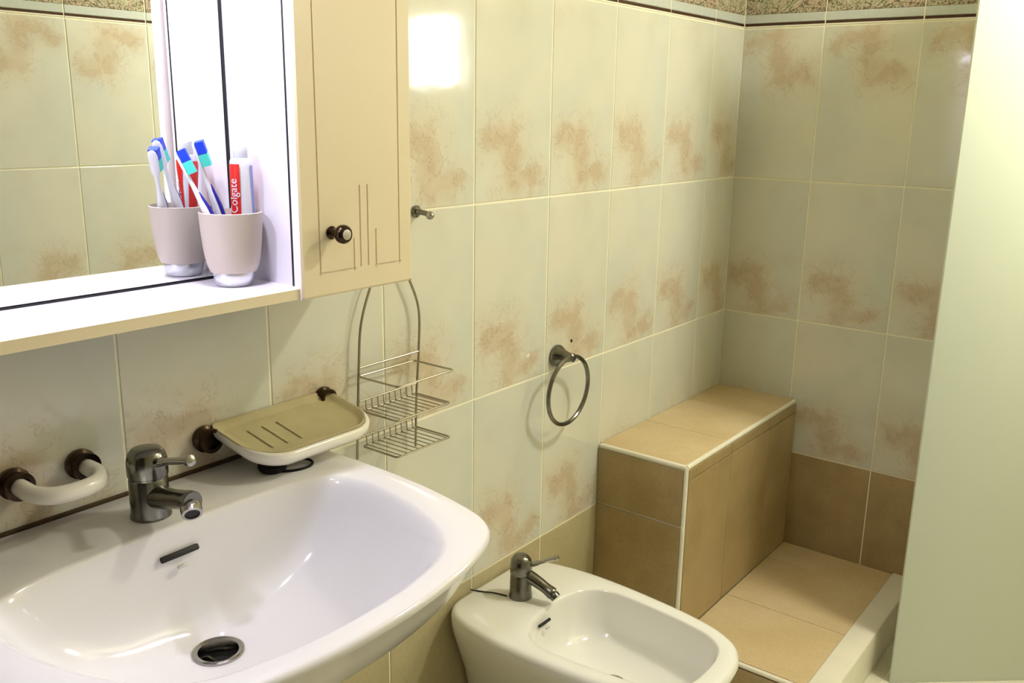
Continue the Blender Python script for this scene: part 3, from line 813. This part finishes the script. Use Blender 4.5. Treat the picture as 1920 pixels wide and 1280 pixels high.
# knob
kx, kz = -0.5215, 1.2015
kn = MB().lathe([(0.0085, -0.001), (0.0095, 0.002), (0.0062, 0.006), (0.0058, 0.012), (0.0095, 0.017), (0.0128, 0.021), (0.0132, 0.026), (0.0118, 0.030), (0.0098, 0.032)], (kx, dyf, kz), (0, -1, 0), 32).build('knob', M_BRONZE, door)
tag(kn, 'dark bronze knob with an ivory inlay')
kn2 = MB().lathe([(0.0074, 0.0315), (0.0070, 0.0328), (0.0045, 0.0338), (0.001, 0.0340)], (kx, dyf, kz), (0, -1, 0), 24)
o = kn2.build('knob_inlay', M_IVORY, None); adopt(o, cab)

# ------------------------------------------------------------------ cup, toothpaste and toothbrushes
ux, uy = -0.613, -0.080
cup = thing('toothbrush_cup', (ux, uy, ZS), 'taupe plastic tumbler with a silver foot on the white mirror shelf', 'cup')
MB().lathe([(0.0310, 0.0195), (0.0342, 0.027), (0.0368, 0.038), (0.0390, 0.054), (0.0409, 0.076), (0.0421, 0.096), (0.0424, 0.1005), (0.0408, 0.1012), (0.0400, 0.096), (0.0388, 0.076), (0.0366, 0.054), (0.0338, 0.038), (0.0300, 0.030), (0.020, 0.024), (0.001, 0.024)], (ux, uy, ZS), n=48, cap=False).build('tumbler', M_CUP, cup)
MB().lathe([(0.0235, 0.0006), (0.0258, 0.003), (0.0288, 0.0190), (0.0284, 0.0200), (0.001, 0.0200)], (ux, uy, ZS), n=48).build('foot', M_SILVER, cup)

tp = thing('toothpaste_tube', (ux + .018, uy - .002, ZS + .03), 'white and red toothpaste tube standing cap up in the taupe tumbler', 'toothpaste')
tbx, tby = ux + .019, uy - .003
rings = []
H0, H1 = ZS + 0.034, ZS + 0.1705
tdir = Vector((0.82, -0.57, 0)); tnor = Vector((-0.57, -0.82, 0))    # flat side turned to the room
def tring(z, a, b, n=28): return [(tbx + tdir.x * a * math.cos(t) + tnor.x * b * math.sin(t), tby + tdir.y * a * math.cos(t) + tnor.y * b * math.sin(t), z) for t in [2 * math.pi * k / n for k in range(n)]]
MB().loft([tring(H0, .0165, .0012), tring(H0 + .012, .0165, .0022), tring(H0 + .06, .0160, .0085), tring(H1 - .012, .0150, .0135), tring(H1 - .003, .0148, .0145), tring(H1, .0135, .0135), tring(H1 + .002, .0075, .0075)], True, True, True).build('tube_body', M_WPLAS, tp)
MB().lathe([(0.0090, 0.0), (0.0098, 0.002), (0.0094, 0.016), (0.0080, 0.0185), (0.001, 0.019)], (tbx, tby, H1 + .0015), n=24).build('cap', M_CAP, tp)
def tube_patch(t0, t1, z0, z1, lift, name, mat, par, n=8, mm=10, wav=0.0):
    def rad(z):
        f = (z - H0) / (H1 - H0)
        return 0.0165 - 0.0017 * f, max(0.0022, min(0.0145, 0.0012 + 0.0155 * f))
    vs = []; fs = []
    for j in range(mm + 1):
        z = z0 + (z1 - z0) * j / mm
        a, b = rad(z)
        for i in range(n + 1):
            t = t0 + (t1 - t0) * i / n + (wav * math.sin(3.2 * j / mm) * (i / n))
            vs.append((tbx + tdir.x * (a + lift) * math.cos(t) + tnor.x * (b + lift) * math.sin(t), tby + tdir.y * (a + lift) * math.cos(t) + tnor.y * (b + lift) * math.sin(t), z))
    for j in range(mm):
        for i in range(n):
            q = j * (n + 1) + i
            fs.append((q, q + 1, q + n + 2, q + n + 1))
    return MB().add(vs, fs).build(name, mat, par)
PI = math.pi
band = tube_patch(0.56 * PI, 1.02 * PI, H0 + .045, H1 - .006, 0.0006, 'red_band', M_RED, tp, wav=-0.25)
tube_patch(0.10 * PI, 0.24 * PI, H0 + .045, H1 - .008, 0.0006, 'blue_band', M_BLUEP, tp)
tube_patch(1.15 * PI, 1.85 * PI, H0 + .045, H1 - .008, 0.0006, 'red_band', M_RED, tp)
# lettering along the tube
fc = bpy.data.curves.new('lettering', 'FONT'); fc.body = 'Colgate'; fc.size = 0.0150; fc.align_x = 'CENTER'; fc.align_y = 'CENTER'
fo = bpy.data.objects.new('lettering_tmp', fc); COL.objects.link(fo)
dg = bpy.context.evaluated_depsgraph_get()
tm = bpy.data.meshes.new_from_object(fo.evaluated_get(dg))
bpy.data.objects.remove(fo, do_unlink=True)
def on_tube(along, across, lift=0.0019):
    z = (H0 + .045 + H1 - .006) / 2 + along
    f = (z - H0) / (H1 - H0)
    a, b = 0.0165 - 0.0017 * f, max(0.0022, min(0.0145, 0.0012 + 0.0155 * f))
    t = 0.74 * PI + across / 0.0145
    return (tbx + tdir.x * (a + lift) * math.cos(t) + tnor.x * (b + lift) * math.sin(t), tby + tdir.y * (a + lift) * math.cos(t) + tnor.y * (b + lift) * math.sin(t), z)
for v in tm.vertices:
    v.co = Vector(on_tube(v.co.x, v.co.y))
tm.materials.clear(); tm.materials.append(M_WPLAS)
lo = bpy.data.objects.new('lettering', tm); COL.objects.link(lo); adopt(lo, tp)

def toothbrush(foot, top, face, label, neck_mat):
    """foot: bottom point inside the cup; top: end of the head; face: direction the bristles point."""
    f, t = Vector(foot), Vector(top)
    ax = (t - f).normalized(); L = (t - f).length
    fc_ = Vector(face); fc_ = (fc_ - ax * fc_.dot(ax)).normalized()
    sd_ = ax.cross(fc_)
    root = thing('toothbrush', f, label, 'toothbrush', 'toothbrushes in the tumbler')
    def rg(h, w_, d_, off=0.0, n=16):
        c = f + ax * h + fc_ * off
        return [c + sd_ * (w_ * math.cos(a)) + fc_ * (d_ * math.sin(a)) for a in [2 * PI * k / n for k in range(n)]]
    MB().loft([rg(0, .003, .003), rg(.004, .0055, .0045), rg(.05, .0062, .0052), rg(.085, .0066, .0055), rg(L - .066, .0042, .0040), rg(L - .050, .0030, .0030), rg(L - .039, .0034, .0028), rg(L - .032, .0064, .0026), rg(L - .008, .0068, .0026), rg(L - .002, .0050, .0022), rg(L, .002, .001)], True, True, True).build('handle', M_WPLAS, root, 60)
    MB().loft([rg(.020, .0040, .0020, .0048), rg(.030, .0058, .0026, .0050), rg(.085, .0060, .0026, .0054), rg(L - .066, .0036, .0020, .0034), rg(L - .058, .0016, .0010, .0030)], True, True, True).build('grip', M_NAVY, root, 60)
    def bris(h0, h1, mat, name):
        c0, c1 = f + ax * h0 + fc_ * .002, f + ax * h1 + fc_ * .002
        q = []
        for k, (dd, ww) in enumerate(((0, .0060), (.0115, .0068))):
            q.append([c0 + sd_ * ww + fc_ * dd, c0 - sd_ * ww + fc_ * dd, c1 - sd_ * ww + fc_ * dd, c1 + sd_ * ww + fc_ * dd])
        return MB().loft(q, True, True, True).build(name, mat, root, None)
    bris(L - .0330, L - .0165, M_MINT, 'mint_bristles'); bris(L - .0160, L - .000, M_BLUE, 'blue_bristles')
    return root
toothbrush((ux + .014, uy + .010, ZS + .027), (-0.6535, -0.064, 1.3215), (0.75, -0.65, 0.1), 'toothbrush with blue and mint bristles, the one nearer the toothpaste tube', M_NAVY)
toothbrush((ux - .008, uy - .016, ZS + .027), (-0.6700, -0.048, 1.3090), (0.75, -0.62, 0.15), 'toothbrush with blue and mint bristles, leaning furthest towards the mirror', M_NAVY)

# ------------------------------------------------------------------ ceiling lamp (above the frame)
cl = thing('ceiling_lamp', (LAMP_XY[0], LAMP_XY[1], CEIL - .11), 'round opal ceiling lamp above the right end of the bathroom', 'lamp')
MB().lathe([(0.115, 0.0), (0.115, -0.018), (0.105, -0.022)], (LAMP_XY[0], LAMP_XY[1], CEIL - .0005), n=40).build('base', M_WHITETRIM, cl)
MB().lathe([(0.102, -0.022), (0.102, -0.06), (0.09, -0.088), (0.05, -0.102), (0.001, -0.106)], (LAMP_XY[0], LAMP_XY[1], CEIL), n=40).build('shade', M_CEILGLOW, cl)
